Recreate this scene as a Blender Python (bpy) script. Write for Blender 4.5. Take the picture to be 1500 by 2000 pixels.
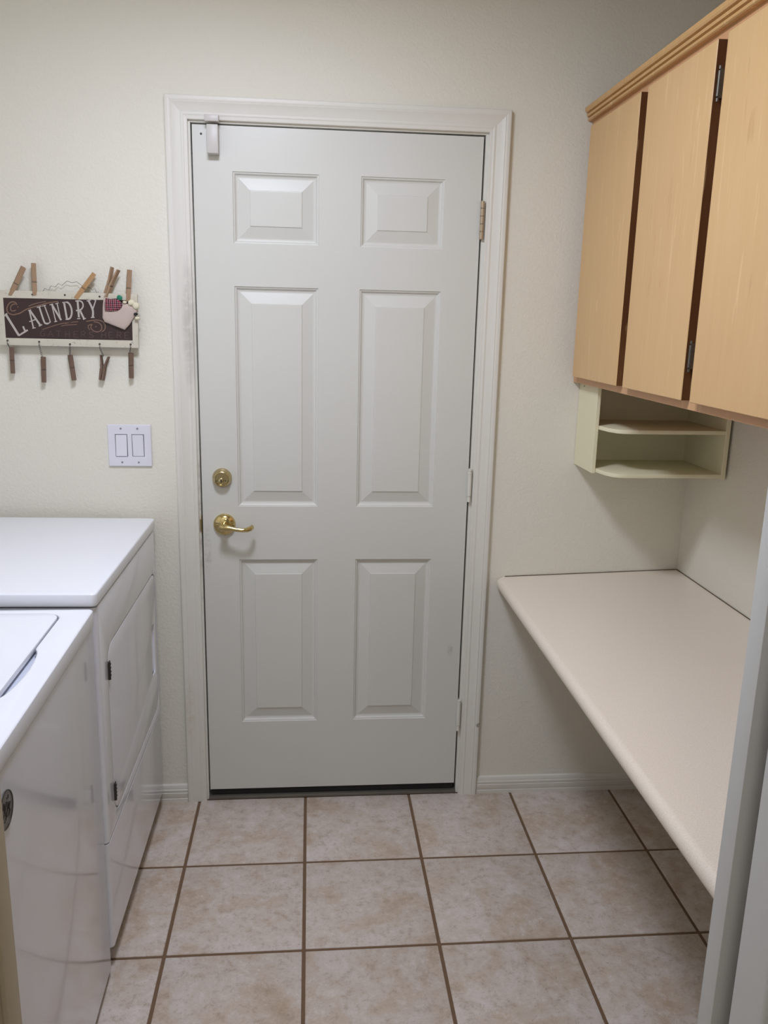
import bpy, bmesh, math, random
from mathutils import Vector, Matrix

for o in list(bpy.data.objects):
    bpy.data.objects.remove(o, do_unlink=True)
S = bpy.context.scene
COL = S.collection
PI = math.pi

# ------------------------------------------------------------------ camera
cam_d = bpy.data.cameras.new('camera')
cam = bpy.data.objects.new('camera', cam_d)
COL.objects.link(cam)
cam_d.sensor_fit = 'HORIZONTAL'
cam_d.sensor_width = 36.0
cam_d.lens = 1604.03 * 36.0 / 1500.0
cam_d.clip_start = 0.02
_r = Vector((0.99596139, -0.08683945, 0.0227997))
_u = Vector((-0.00231399, 0.22903133, 0.9734163))
_f = Vector((0.08975278, 0.96953781, -0.22790542))
cam.matrix_world = Matrix(((_r.x, _u.x, -_f.x, 0.32508), (_r.y, _u.y, -_f.y, -2.46797),
                           (_r.z, _u.z, -_f.z, 1.55795), (0, 0, 0, 1)))
S.camera = cam

# ------------------------------------------------------------------ world, lights, exposure
W = bpy.data.worlds.new('world'); S.world = W; W.use_nodes = True
W.node_tree.nodes['Background'].inputs[0].default_value = (0.92, 0.95, 1.0, 1)
W.node_tree.nodes['Background'].inputs[1].default_value = 1.5
S.view_settings.view_transform = 'Standard'
S.view_settings.look = 'None'
S.view_settings.gamma = 1.0
S.view_settings.use_curve_mapping = False
S.view_settings.exposure = 0.0

def area(name, loc, size, power, color, shape='DISK', rot=(0, 0, 0), size_y=None):
    d = bpy.data.lights.new(name, 'AREA')
    d.shape = shape; d.size = size; d.energy = power; d.color = color
    if size_y: d.size_y = size_y
    o = bpy.data.objects.new(name, d); COL.objects.link(o)
    o.location = loc; o.rotation_euler = rot
    return o

CEIL = 2.60
area('ceiling_lamp', (0.12, -1.05, 2.470), 0.34, 18.4, (0.870, 0.935, 1.13))
area('hall_fill_lamp', (0.35, -3.1, 2.470), 0.5, 5.5, (1.0, 0.95, 0.86))  # added warm fill from the unseen hall side

# ------------------------------------------------------------------ material helpers
def srgb(r, g, b):
    def f(c):
        c /= 255.0
        return c / 12.92 if c <= 0.04045 else ((c + 0.055) / 1.055) ** 2.4
    return (f(r), f(g), f(b), 1)

class NT:
    def __init__(s, name):
        s.m = bpy.data.materials.new(name); s.m.use_nodes = True
        s.t = s.m.node_tree; s.b = s.t.nodes['Principled BSDF']
    def n(s, typ, **kw):
        nd = s.t.nodes.new(typ)
        for k, v in kw.items():
            if k.startswith('_'): setattr(nd, k[1:], v)
            else: nd.inputs[k.replace('__', ' ')].default_value = v
        return nd
    def l(s, a, b): s.t.links.new(a, b)
    def coord(s, scale=(1, 1, 1), kind='Object', rnd=False):
        tc = s.n('ShaderNodeTexCoord'); mp = s.n('ShaderNodeMapping')
        mp.inputs['Scale'].default_value = scale
        s.l(tc.outputs[kind], mp.inputs['Vector'])
        if rnd:
            oi = s.n('ShaderNodeObjectInfo'); mu = s.n('ShaderNodeMath', _operation='MULTIPLY'); mu.inputs[1].default_value = 57.0
            s.l(oi.outputs['Random'], mu.inputs[0]); cb = s.n('ShaderNodeCombineXYZ')
            for i in range(3): s.l(mu.outputs[0], cb.inputs[i])
            s.l(cb.outputs[0], mp.inputs['Location'])
        return mp.outputs[0]
    def noise(s, vec, scale, detail=3, rough=0.5, dist=0.0):
        nd = s.n('ShaderNodeTexNoise'); nd.inputs['Scale'].default_value = scale
        nd.inputs['Detail'].default_value = detail; nd.inputs['Roughness'].default_value = rough
        nd.inputs['Distortion'].default_value = dist
        s.l(vec, nd.inputs['Vector']); return nd.outputs['Fac']
    def ramp(s, fac, stops):
        r = s.n('ShaderNodeValToRGB'); e = r.color_ramp.elements
        while len(e) > 1: e.remove(e[-1])
        e[0].position, e[0].color = stops[0]
        for p, c in stops[1:]:
            x = e.new(p); x.color = c
        s.l(fac, r.inputs[0]); return r.outputs[0]
    def mix(s, fac, a, b, typ='MIX'):
        m = s.n('ShaderNodeMix', _data_type='RGBA', _blend_type=typ)
        for v, i in ((fac, 0), (a, 6), (b, 7)):
            if hasattr(v, 'links'): s.l(v, m.inputs[i])
            else: m.inputs[i].default_value = v
        return m.outputs[2]
    def bump(s, h, strength, dist=0.001, prev=None):
        b = s.n('ShaderNodeBump'); b.inputs['Strength'].default_value = strength
        b.inputs['Distance'].default_value = dist
        s.l(h, b.inputs['Height'])
        if prev is not None: s.l(prev, b.inputs['Normal'])
        return b.outputs[0]
    def done(s, col, rough=0.5, metal=0.0, nrm=None, spec=None, coat=None):
        if hasattr(col, 'links'): s.l(col, s.b.inputs['Base Color'])
        else: s.b.inputs['Base Color'].default_value = col
        if hasattr(rough, 'links'): s.l(rough, s.b.inputs['Roughness'])
        else: s.b.inputs['Roughness'].default_value = rough
        s.b.inputs['Metallic'].default_value = metal
        if nrm is not None: s.l(nrm, s.b.inputs['Normal'])
        if spec is not None: s.b.inputs['Specular IOR Level'].default_value = spec
        if coat is not None:
            s.b.inputs['Coat Weight'].default_value = coat; s.b.inputs['Coat Roughness'].default_value = 0.06
        return s.m

WHITE = (1, 1, 1, 1); BLACK = (0, 0, 0, 1)
def plain(name, col, rough=0.5, metal=0.0, spec=None, coat=None, var=0.05, sc=30.0):
    t = NT(name); v = t.coord(); f = t.noise(v, sc, 2)
    dark = (col[0] * (1 - var), col[1] * (1 - var), col[2] * (1 - var), 1)
    return t.done(t.mix(f, dark, col), rough, metal, None, spec, coat)

M = {}
# orange-peel textured painted wall
def wall_mat(name, c1, c2):
    t = NT(name); v = t.coord()
    n1 = t.noise(v, 1.7, 2); n2 = t.noise(v, 260, 2, 0.6); n3 = t.noise(v, 110, 3, 0.6, 0.4)
    spk = t.noise(v, 9.0, 6, 0.8)
    col = t.mix(n1, c1, c2)
    b = t.bump(n3, 0.62, 0.0026); b = t.bump(n2, 0.30, 0.0009, b)
    return t.done(col, 0.62, 0, b, 0.35)
M['wall'] = wall_mat('wall_paint', srgb(231, 227, 214), srgb(226, 221, 206))
M['ceiling'] = wall_mat('ceiling_paint', srgb(225, 222, 213), srgb(219, 216, 206))
# painted door, with a few grubby marks that belong to the door
def stain(t, vec, cx, cz, rx, rz, nscale, lo=0.35):
    sp = t.n('ShaderNodeSeparateXYZ'); t.l(vec, sp.inputs[0])
    def ax(o, c, r):
        a = t.n('ShaderNodeMath', _operation='SUBTRACT'); t.l(o, a.inputs[0]); a.inputs[1].default_value = c
        d = t.n('ShaderNodeMath', _operation='DIVIDE'); t.l(a.outputs[0], d.inputs[0]); d.inputs[1].default_value = r
        p = t.n('ShaderNodeMath', _operation='POWER'); t.l(d.outputs[0], p.inputs[0]); p.inputs[1].default_value = 2
        return p.outputs[0]
    s_ = t.n('ShaderNodeMath', _operation='ADD'); t.l(ax(sp.outputs[0], cx, rx), s_.inputs[0]); t.l(ax(sp.outputs[2], cz, rz), s_.inputs[1])
    mr = t.n('ShaderNodeMapRange'); t.l(s_.outputs[0], mr.inputs[0]); mr.inputs[1].default_value = 0.1; mr.inputs[2].default_value = 1.0
    mr.inputs[3].default_value = 1.0; mr.inputs[4].default_value = 0.0
    nz = t.noise(vec, nscale, 4, 0.7)
    m2 = t.n('ShaderNodeMapRange'); t.l(nz, m2.inputs[0]); m2.inputs[1].default_value = lo; m2.inputs[2].default_value = lo + 0.25
    mm = t.n('ShaderNodeMath', _operation='MULTIPLY'); t.l(mr.outputs[0], mm.inputs[0]); t.l(m2.outputs[0], mm.inputs[1])
    return mm.outputs[0]
def scale_fac(t, f, k):
    m = t.n('ShaderNodeMath', _operation='MULTIPLY'); t.l(f, m.inputs[0]); m.inputs[1].default_value = k; return m.outputs[0]
def door_mat():
    t = NT('door_paint'); v = t.coord()
    c = t.mix(t.noise(v, 2.2, 3), srgb(210, 209, 200), srgb(216, 215, 208))
    c = t.mix(scale_fac(t, stain(t, v, 0.014, 0.823, 0.016, 0.010, 420, 0.5), 0.8), c, srgb(70, 68, 66))
    c = t.mix(scale_fac(t, stain(t, v, 0.781, 0.516, 0.012, 0.022, 160, 0.35), 0.35), c, srgb(120, 118, 118))
    c = t.mix(scale_fac(t, stain(t, v, 0.012, 0.86, 0.014, 0.10, 60, 0.4), 0.25), c, srgb(130, 120, 105))
    b = t.bump(t.noise(t.coord((1, 1, 0.12)), 420, 2, 0.5), 0.10, 0.0006)
    b = t.bump(t.noise(v, 60, 2), 0.12, 0.0012, b)
    return t.done(c, 0.36, 0, b, 0.45)
M['door'] = door_mat()
def trim_mat():
    t = NT('trim_paint'); v = t.coord()
    c = t.mix(t.noise(v, 3.0, 3), srgb(226, 223, 213), srgb(220, 217, 207))
    g = t.noise(t.coord((9, 9, 0.8)), 12, 4, 0.6)
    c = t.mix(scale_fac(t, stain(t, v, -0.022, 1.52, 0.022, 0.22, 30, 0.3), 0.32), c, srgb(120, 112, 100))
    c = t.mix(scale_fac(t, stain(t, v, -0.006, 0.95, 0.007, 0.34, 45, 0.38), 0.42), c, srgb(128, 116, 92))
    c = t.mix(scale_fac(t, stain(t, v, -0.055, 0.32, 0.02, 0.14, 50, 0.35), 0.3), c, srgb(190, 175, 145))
    c = t.mix(scale_fac(t, stain(t, v, 0.882, 0.257, 0.010, 0.010, 160, 0.3), 0.8), c, srgb(110, 90, 66))
    b = t.bump(t.noise(t.coord((30, 1, 1)), 14, 3, 0.6), 0.12, 0.0010)
    return t.done(c, 0.42, 0, b, 0.4)
M['trim'] = trim_mat()
M['baseboard'] = plain('baseboard_paint', srgb(224, 220, 210), 0.42)
M['frame_beige'] = plain('beige_door_frame', srgb(196, 184, 156), 0.45)
M['door_edge_tan'] = plain('tan_sliding_door_edge', srgb(150, 138, 120), 0.5)
M['frame_white'] = plain('doorway_frame_paint', srgb(206, 205, 200), 0.5)
M['gap'] = plain('weatherstrip_black', srgb(26, 24, 24), 0.8)
M['threshold'] = plain('threshold_metal', srgb(120, 116, 106), 0.45, 0.6)
M['grout'] = plain('grout_brown', srgb(124, 98, 74), 0.9, var=0.25, sc=60)
def tile_mat():
    t = NT('ceramic_tile'); v = t.coord((1, 1, 1), rnd=True)
    big = t.noise(v, 7.0, 5, 0.62, 0.6); fine = t.noise(v, 36, 7, 0.80, 0.12); speck = t.noise(v, 120, 3, 0.7)
    c = t.ramp(big, [(0.30, srgb(190, 168, 146)), (0.43, srgb(202, 186, 170)), (0.55, srgb(209, 197, 187)), (0.70, srgb(216, 206, 199))])
    dk = t.ramp(fine, [(0.34, WHITE), (0.48, BLACK)])
    c = t.mix(scale_fac(t, dk, 0.72), c, srgb(172, 150, 130))
    lt = t.ramp(fine, [(0.53, BLACK), (0.66, WHITE)])
    c = t.mix(scale_fac(t, lt, 0.60), c, srgb(226, 219, 213))
    sp = t.ramp(speck, [(0.30, WHITE), (0.40, BLACK)])
    c = t.mix(scale_fac(t, sp, 0.45), c, srgb(146, 128, 118))
    b = t.bump(fine, 0.12, 0.0015); b = t.bump(big, 0.1, 0.003, b)
    return t.done(c, t.ramp(fine, [(0.3, (.55,)*3+(1,)), (0.7, (.40,)*3+(1,))]), 0, b, 0.4)
M['tile'] = tile_mat()
def maple(name, c1, c2, c3, rnd=True):
    t = NT(name); v = t.coord((1, 1, 1), rnd=rnd)
    sv = t.coord((16, 16, 0.9), rnd=rnd); sv2 = t.coord((60, 60, 3.2), rnd=rnd)
    g = t.noise(sv, 2.2, 4, 0.55, 0.5); g2 = t.noise(sv2, 2.5, 3, 0.6); big = t.noise(v, 2.6, 2)
    c = t.mix(g, c1, c2); c = t.mix(scale_fac(t, g2, 0.45), c, c3)
    fl = t.ramp(t.noise(t.coord((34, 34, 2.4), rnd=rnd), 1.7, 2, 0.4, 1.2), [(0.64, BLACK), (0.72, WHITE)])
    c = t.mix(scale_fac(t, fl, 0.42), c, srgb(238, 208, 152))
    dkf = t.ramp(t.noise(t.coord((26, 26, 4.0), rnd=rnd), 1.3, 2, 0.4, 0.8), [(0.70, BLACK), (0.76, WHITE)])
    c = t.mix(scale_fac(t, dkf, 0.25), c, srgb(170, 122, 76))
    c = t.mix(scale_fac(t, t.ramp(big, [(0.45, BLACK), (0.75, WHITE)]), 0.18), c, srgb(200, 150, 98))
    b = t.bump(g2, 0.08, 0.0005)
    return t.done(c, 0.38, 0, b, 0.45)
M['maple'] = maple('maple_veneer', srgb(216, 176, 122), srgb(225, 188, 136), srgb(208, 166, 112))
M['maple_frame'] = maple('maple_frame', srgb(208, 160, 116), srgb(214, 168, 124), srgb(196, 148, 104))
M['maple_mould'] = maple('maple_moulding', srgb(206, 162, 104), srgb(214, 172, 116), srgb(190, 145, 90))
M['edge'] = maple('dark_brown_door_edge', srgb(84, 50, 24), srgb(94, 56, 28), srgb(72, 42, 20))
def laminate():
    t = NT('counter_laminate'); v = t.coord()
    c = t.mix(t.noise(v, 3.0, 3), srgb(236, 223, 206), srgb(241, 229, 213))
    c = t.mix(scale_fac(t, t.ramp(t.noise(v, 420, 2, 0.6), [(0.35, WHITE), (0.5, BLACK)]), 0.35), c, srgb(196, 185, 168))
    c = t.mix(scale_fac(t, t.ramp(t.noise(v, 380, 2, 0.6), [(0.55, BLACK), (0.7, WHITE)]), 0.35), c, srgb(238, 232, 220))
    b = t.bump(t.noise(v, 500, 2), 0.06, 0.0004)
    return t.done(c, 0.33, 0, b, 0.5)
M['laminate'] = laminate()
M['caulk'] = plain('dirty_caulk', srgb(120, 106, 84), 0.8, var=0.5, sc=70)
M['cream'] = plain('cream_shelf_paint', srgb(238, 231, 198), 0.5, var=0.04, sc=8)
M['enamel'] = plain('white_enamel', srgb(232, 233, 238), 0.16, spec=0.5, coat=0.5, var=0.01, sc=3)
M['enamel_top'] = plain('white_enamel_top', srgb(238, 240, 246), 0.22, spec=0.5, coat=0.3, var=0.01, sc=3)
M['seam'] = plain('seam_shadow_grey', srgb(92, 90, 90), 0.6)
M['grey_plastic'] = plain('grey_plastic', srgb(150, 156, 166), 0.45)
M['well'] = plain('pale_grey_well', srgb(206, 210, 222), 0.4)
M['dark_metal'] = plain('dark_metal', srgb(78, 74, 70), 0.4, 0.7, var=0.3, sc=200)
M['steel'] = plain('steel_hinge', srgb(120, 116, 108), 0.45, 0.8, var=0.4, sc=150)
M['brass'] = plain('polished_brass', srgb(214, 194, 138), 0.13, 1.0, var=0.05)
M['brass_dull'] = plain('satin_brass', srgb(196, 180, 136), 0.24, 1.0, var=0.1)
M['brass_hinge'] = plain('tarnished_brass_hinge', srgb(186, 166, 138), 0.42, 0.25, var=0.2, sc=90)
M['painted_hinge'] = plain('painted_hinge', srgb(224, 221, 210), 0.4, var=0.06, sc=60)
M['black'] = plain('black', srgb(20, 18, 18), 0.6)
M['plastic_white'] = plain('white_plastic', srgb(228, 226, 234), 0.35)
M['plastic_sensor'] = plain('sensor_plastic', srgb(206, 201, 195), 0.4)
M['screw'] = plain('screw_metal', srgb(150, 150, 158), 0.4, 0.6)
def sign_frame():
    t = NT('distressed_cream_paint'); v = t.coord()
    c = t.mix(t.noise(v, 18, 4, 0.6), srgb(214, 207, 190), srgb(196, 190, 172))
    e = t.ramp(t.noise(v, 95, 5, 0.75), [(0.33, WHITE), (0.40, BLACK)])
    c = t.mix(scale_fac(t, e, 0.6), c, srgb(110, 104, 90))
    return t.done(c, 0.7, 0, t.bump(t.noise(v, 140, 4), 0.3, 0.001), 0.3)
M['sign_frame'] = sign_frame()
M['sign_brown'] = plain('dark_brown_sign_paint', srgb(54, 34, 32), 0.5, var=0.12, sc=30)
M['sign_letter'] = plain('grey_white_lettering', srgb(186, 178, 170), 0.6, var=0.1, sc=90)
M['sign_swirl'] = plain('tan_swirl_paint', srgb(134, 104, 86), 0.6, var=0.25, sc=60)
M['sign_faint'] = plain('faint_brown_lettering', srgb(92, 70, 64), 0.6, var=0.3, sc=60)
def pin_wood(name, a, b):
    t = NT(name); sv = t.coord((1, 1, 0.08), rnd=True)
    c = t.mix(t.noise(sv, 300, 3, 0.6), a, b)
    return t.done(c, 0.65, 0, t.bump(t.noise(sv, 400, 2), 0.15, 0.0004), 0.3)
M['pin_light'] = pin_wood('clothespin_wood', srgb(172, 144, 116), srgb(146, 118, 92))
M['pin_warm'] = pin_wood('clothespin_warm_wood', srgb(194, 156, 112), srgb(168, 130, 90))
M['pin_dark'] = pin_wood('clothespin_dark_wood', srgb(128, 104, 88), srgb(98, 78, 66))
M['wire'] = plain('thin_grey_wire', srgb(120, 118, 114), 0.45, 0.7)
def cloth(name, a, b):
    t = NT(name); v = t.coord()
    c = t.mix(t.noise(v, 600, 2), a, b)
    return t.done(c, 0.95, 0, t.bump(t.noise(v, 900, 2), 0.4, 0.0005), 0.1)
M['linen'] = cloth('beige_linen', srgb(206, 188, 178), srgb(186, 168, 158))
M['cotton'] = cloth('cream_cotton', srgb(232, 226, 200), srgb(214, 206, 176))
M['green'] = plain('green_button', srgb(20, 120, 92), 0.4)
def plaid():
    t = NT('red_plaid_cloth'); v = t.coord(); sp = t.n('ShaderNodeSeparateXYZ'); t.l(v, sp.inputs[0])
    def stripes(o, k, lo):
        a = t.n('ShaderNodeMath', _operation='MULTIPLY'); t.l(o, a.inputs[0]); a.inputs[1].default_value = k
        fr = t.n('ShaderNodeMath', _operation='FRACT'); t.l(a.outputs[0], fr.inputs[0])
        g = t.n('ShaderNodeMath', _operation='GREATER_THAN'); t.l(fr.outputs[0], g.inputs[0]); g.inputs[1].default_value = lo
        return g.outputs[0]
    c = t.mix(scale_fac(t, stripes(sp.outputs[0], 90, .5), .7), srgb(120, 28, 44), srgb(34, 22, 38))
    c = t.mix(scale_fac(t, stripes(sp.outputs[2], 90, .5), .6), c, srgb(50, 20, 36))
    c = t.mix(scale_fac(t, stripes(sp.outputs[0], 180, .84), .7), c, srgb(206, 170, 172))
    c = t.mix(scale_fac(t, stripes(sp.outputs[2], 180, .84), .7), c, srgb(206, 170, 172))
    return t.done(c, 0.95, 0, None, 0.1)
M['plaid'] = plaid()
def emb():
    t = NT('grey_badge'); v = t.coord()
    return t.done(t.mix(t.noise(v, 60, 2), srgb(112, 106, 102), srgb(126, 120, 116)), 0.35, 0.3)
M['badge'] = emb()
def emissive(name, col, k):
    t = NT(name); t.b.inputs['Emission Color'].default_value = col; t.b.inputs['Emission Strength'].default_value = k
    return t.done(col, 0.4)
M['dome'] = emissive('lamp_dome', (1.0, 0.96, 0.88, 1), 2.2)
def glass():
    t = NT('window_glass'); t.b.inputs['Transmission Weight'].default_value = 1.0; t.b.inputs['IOR'].default_value = 1.02
    return t.done((1, 1, 1, 1), 0.0)
M['glass'] = glass()

# ------------------------------------------------------------------ mesh helpers
def link(name, me, mat, parent=None, loc=None):
    o = bpy.data.objects.new(name, me); COL.objects.link(o)
    if mat is not None and not me.materials: me.materials.append(mat)
    if parent is not None: o.parent = parent
    if loc is not None: o.location = loc
    return o

def smooth(me, ang=35):
    for p in me.polygons: p.use_smooth = True
    bm = bmesh.new(); bm.from_mesh(me)
    for e in bm.edges:
        if len(e.link_faces) == 2 and e.calc_face_angle(0) > math.radians(ang): e.smooth = False
    bm.to_mesh(me); bm.free()

class MB:
    """collects pieces of ONE mesh"""
    def __init__(s): s.bm = bmesh.new()
    def box(s, x0, x1, y0, y1, z0, z1, bev=0.0, seg=2, mtx=None):
        r = bmesh.ops.create_cube(s.bm, size=1.0); vs = r['verts']
        for v in vs:
            v.co = Vector(((x0 + x1) / 2 + v.co.x * (x1 - x0), (y0 + y1) / 2 + v.co.y * (y1 - y0), (z0 + z1) / 2 + v.co.z * (z1 - z0)))
        if bev > 0:
            es = list({e for v in vs for e in v.link_edges})
            q = bmesh.ops.bevel(s.bm, geom=es, offset=bev, segments=seg, profile=0.5, affect='EDGES')
            vs = list({v for f in q['faces'] for v in f.verts} | {v for v in vs if v.is_valid})
        if mtx is not None:
            for v in vs: v.co = mtx @ v.co
        return s
    def cyl(s, c, r, h, axis='Z', seg=24, r2=None, mtx=None):
        m = Matrix.Translation(c)
        if axis == 'Y': m = m @ Matrix.Rotation(PI / 2, 4, 'X')
        if axis == 'X': m = m @ Matrix.Rotation(PI / 2, 4, 'Y')
        if mtx is not None: m = mtx @ m
        bmesh.ops.create_cone(s.bm, cap_ends=True, segments=seg, radius1=r, radius2=r if r2 is None else r2, depth=h, matrix=m)
        return s
    def poly(s, pts, axis, a, b):
        """extrude a 2D outline: axis 'Y' -> pts are (x,z); 'X' -> (y,z); 'Z' -> (x,y)"""
        def mk(p, t):
            return {'Y': (p[0], t, p[1]), 'X': (t, p[0], p[1]), 'Z': (p[0], p[1], t)}[axis]
        A = [s.bm.verts.new(mk(p, a)) for p in pts]; B = [s.bm.verts.new(mk(p, b)) for p in pts]
        s.bm.faces.new(A); s.bm.faces.new(B[::-1]); n = len(pts)
        for i in range(n): s.bm.faces.new((A[i], B[i], B[(i + 1) % n], A[(i + 1) % n]))
        return s
    def tube(s, pts, r, seg=8):
        pts = [Vector(p) for p in pts]; rings = []
        for i, p in enumerate(pts):
            t = (pts[min(i + 1, len(pts) - 1)] - pts[max(i - 1, 0)]).normalized()
            up = Vector((0, 0, 1)) if abs(t.z) < 0.9 else Vector((1, 0, 0))
            a = t.cross(up).normalized(); b = t.cross(a)
            rr = r[i] if isinstance(r, (list, tuple)) else r
            rx, ry = rr if isinstance(rr, (list, tuple)) else (rr, rr)
            rings.append([s.bm.verts.new(p + a * math.cos(2 * PI * k / seg) * rx + b * math.sin(2 * PI * k / seg) * ry) for k in range(seg)])
        for i in range(len(rings) - 1):
            for k in range(seg):
                s.bm.faces.new((rings[i][k], rings[i][(k + 1) % seg], rings[i + 1][(k + 1) % seg], rings[i + 1][k]))
        s.bm.faces.new(rings[0][::-1]); s.bm.faces.new(rings[-1])
        return s
    def lathe(s, prof, c, axis='Y', seg=40):
        """prof: (radius, distance along axis) ; axis 'Y' points to -Y (out of the back wall)"""
        rings = []
        for r, d in prof:
            ring = []
            for k in range(seg):
                a = 2 * PI * k / seg
                if axis == 'Y': p = (c[0] + r * math.cos(a), c[1] - d, c[2] + r * math.sin(a))
                elif axis == 'X': p = (c[0] + d, c[1] + r * math.cos(a), c[2] + r * math.sin(a))
                else: p = (c[0] + r * math.cos(a), c[1] + r * math.sin(a), c[2] + d)
                ring.append(s.bm.verts.new(p))
            rings.append(ring)
        for i in range(len(rings) - 1):
            for k in range(seg):
                s.bm.faces.new((rings[i][k], rings[i][(k + 1) % seg], rings[i + 1][(k + 1) % seg], rings[i + 1][k]))
        s.bm.faces.new(rings[0][::-1]); s.bm.faces.new(rings[-1])
        return s
    def done(s, name, mat, parent=None, sm=35, loc=None):
        bmesh.ops.remove_doubles(s.bm, verts=s.bm.verts, dist=1e-6)
        bmesh.ops.recalc_face_normals(s.bm, faces=s.bm.faces)
        me = bpy.data.meshes.new(name)
        if loc is not None:
            for v in s.bm.verts: v.co -= Vector(loc)
        s.bm.to_mesh(me); s.bm.free()
        if sm: smooth(me, sm)
        return link(name, me, mat, parent, loc)

def plate(name, outlines, axis, a, b, mat, parent=None, bev=0.0, sm=30):
    """flat plate with holes: outlines[0] outer, others holes; extruded a..b along axis"""
    cu = bpy.data.curves.new(name, 'CURVE'); cu.dimensions = '2D'; cu.fill_mode = 'BOTH'
    cu.extrude = abs(b - a) / 2 - bev; cu.bevel_depth = bev; cu.bevel_resolution = 2
    if bev: cu.offset = -bev
    for pts in outlines:
        sp = cu.splines.new('POLY'); sp.points.add(len(pts) - 1); sp.use_cyclic_u = True
        for i, p in enumerate(pts): sp.points[i].co = (p[0], p[1], 0, 1)
    tmp = bpy.data.objects.new(name, cu)
    me = bpy.data.meshes.new_from_object(tmp)
    bpy.data.objects.remove(tmp); bpy.data.curves.remove(cu)
    mid = (a + b) / 2
    for v in me.vertices:
        x, y, z = v.co
        v.co = {'Y': (x, mid - z, y), 'X': (mid + z, x, y), 'Z': (x, y, mid + z)}[axis]
    me.name = name
    bm = bmesh.new(); bm.from_mesh(me)
    bmesh.ops.remove_doubles(bm, verts=bm.verts, dist=1e-6)
    bmesh.ops.recalc_face_normals(bm, faces=bm.faces); bm.to_mesh(me); bm.free()
    if sm: smooth(me, sm)
    return link(name, me, mat, parent)

def rrect(x0, x1, y0, y1, r, n=6):
    out = []
    for cx, cy, a0 in ((x1 - r, y1 - r, 0), (x0 + r, y1 - r, PI / 2), (x0 + r, y0 + r, PI), (x1 - r, y0 + r, 1.5 * PI)):
        for k in range(n + 1):
            a = a0 + PI / 2 * k / n; out.append((cx + r * math.cos(a), cy + r * math.sin(a)))
    return out

def empty(name, loc=(0, 0, 0)):
    o = bpy.data.objects.new(name, None); COL.objects.link(o); o.location = loc; o.empty_display_size = 0.05
    return o
def thing(name, label, cat, loc=(0, 0, 0), group=None):
    o = empty(name, loc); return tag(o, label, cat, group)
def tag(o, label, cat, group=None):
    o['label'] = label; o['category'] = cat
    if group: o['group'] = group
    return o
def struct(o, label=None, cat=None):
    o['kind'] = 'structure'
    if label: o['label'] = label
    if cat: o['category'] = cat
    return o
def into(parent, *objs):
    """parents objects given in world coordinates to a thing at its own place"""
    for o in objs:
        o.parent = parent
        o.matrix_parent_inverse = Matrix.Translation(parent.location).inverted()
    return objs[0]

# ================================================================== THE SETTING
XL, XR = -0.90, 1.516        # laundry room side walls
YF = -1.56                   # room face of the wall with the doorway
YH = -1.70                   # hall face of that wall
HX0, HX1, HY = -1.5, 2.2, -4.3
DW, DZ0, DZ1 = 0.813, 0.0356, 2.0676     # back door slab

# floor: grout bed, tiles are its parts
fl = MB().box(HX0 - 0.1, HX1 + 0.1, HY - 0.1, 0.12, -0.10, -0.0022).done('floor', M['grout'], sm=0)
struct(fl, 'brown grout bed of the beige ceramic tile floor', 'floor')
TP, TX, TY = 0.3467, -0.0346, -0.3418
G2 = 0.0043
def tile_mesh(w, d):
    m = MB().box(-w / 2, w / 2, -d / 2, d / 2, -0.008, 0.0, 0.0022, 2)
    bmesh.ops.recalc_face_normals(m.bm, faces=m.bm.faces)
    me = bpy.data.meshes.new('tile'); m.bm.to_mesh(me); m.bm.free(); smooth(me, 50); me.materials.append(M['tile'])
    return me
cache = {}
rows = [(TY - (b + 1) * TP, TY - b * TP) for b in range(0, 12)] + [(TY, 0.0)]
for (ya, yb) in rows:
    if yb < HY: continue
    for a in range(-5, 7):
        xa, xb = TX + a * TP, TX + (a + 1) * TP
        lo, hi = (XL, XR) if yb > YF else (HX0, HX1)
        x0, x1 = max(xa, lo), min(xb, hi)
        y0 = max(ya, HY)
        y1 = yb
        if x1 - x0 < 0.03 or y1 - y0 < 0.03: continue
        w = round(x1 - x0 - 2 * G2, 4); d = round(y1 - y0 - 2 * G2, 4)
        if (w, d) not in cache: cache[(w, d)] = tile_mesh(w, d)
        t = link('tile', cache[(w, d)], None, fl, ((x0 + x1) / 2, (y0 + y1) / 2, 0.0))

ce = MB().box(HX0 - 0.1, HX1 + 0.1, HY - 0.1, 0.12, CEIL, CEIL + 0.1).done('ceiling', M['ceiling'], sm=0)
struct(ce, 'pale textured ceiling of the laundry room', 'ceiling')

# back wall with the door opening (jamb box from -0.024 to 0.837, top 2.092)
OX0, OX1, OZ = -0.024, 0.839, 2.092
wb = plate('wall_back', [[(HX0 - .1, -0.1), (OX0, -0.1), (OX0, OZ), (OX1, OZ), (OX1, -0.1), (HX1 + .1, -0.1), (HX1 + .1, CEIL), (HX0 - .1, CEIL)]], 'Y', 0.0, 0.12, M['wall'], sm=0)
struct(wb, 'cream textured back wall around the white door', 'wall')
struct(MB().box(XR, XR + 0.1, YF, 0.0, 0, CEIL).done('wall_right', M['wall'], sm=0), 'cream textured right wall above the counter', 'wall')
struct(MB().box(XL - 0.1, XL, YF, 0.0, 0, CEIL).done('wall_left', M['wall'], sm=0), 'cream wall behind the washer and dryer', 'wall')
DXL, DXR, DZT = -0.039, 0.863, 2.06       # doorway (finished opening)
wf = plate('wall_front', [[(HX0, 0), (DXL - 0.02, 0), (DXL - 0.02, DZT + 0.02), (DXR + 0.084, DZT + 0.02), (DXR + 0.084, 0), (HX1, 0), (HX1, CEIL), (HX0, CEIL)]], 'Y', YH + 0.012, YF - 0.002, M['wall'], sm=0)
struct(wf, 'wall holding the doorway the view looks through', 'wall')
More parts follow.
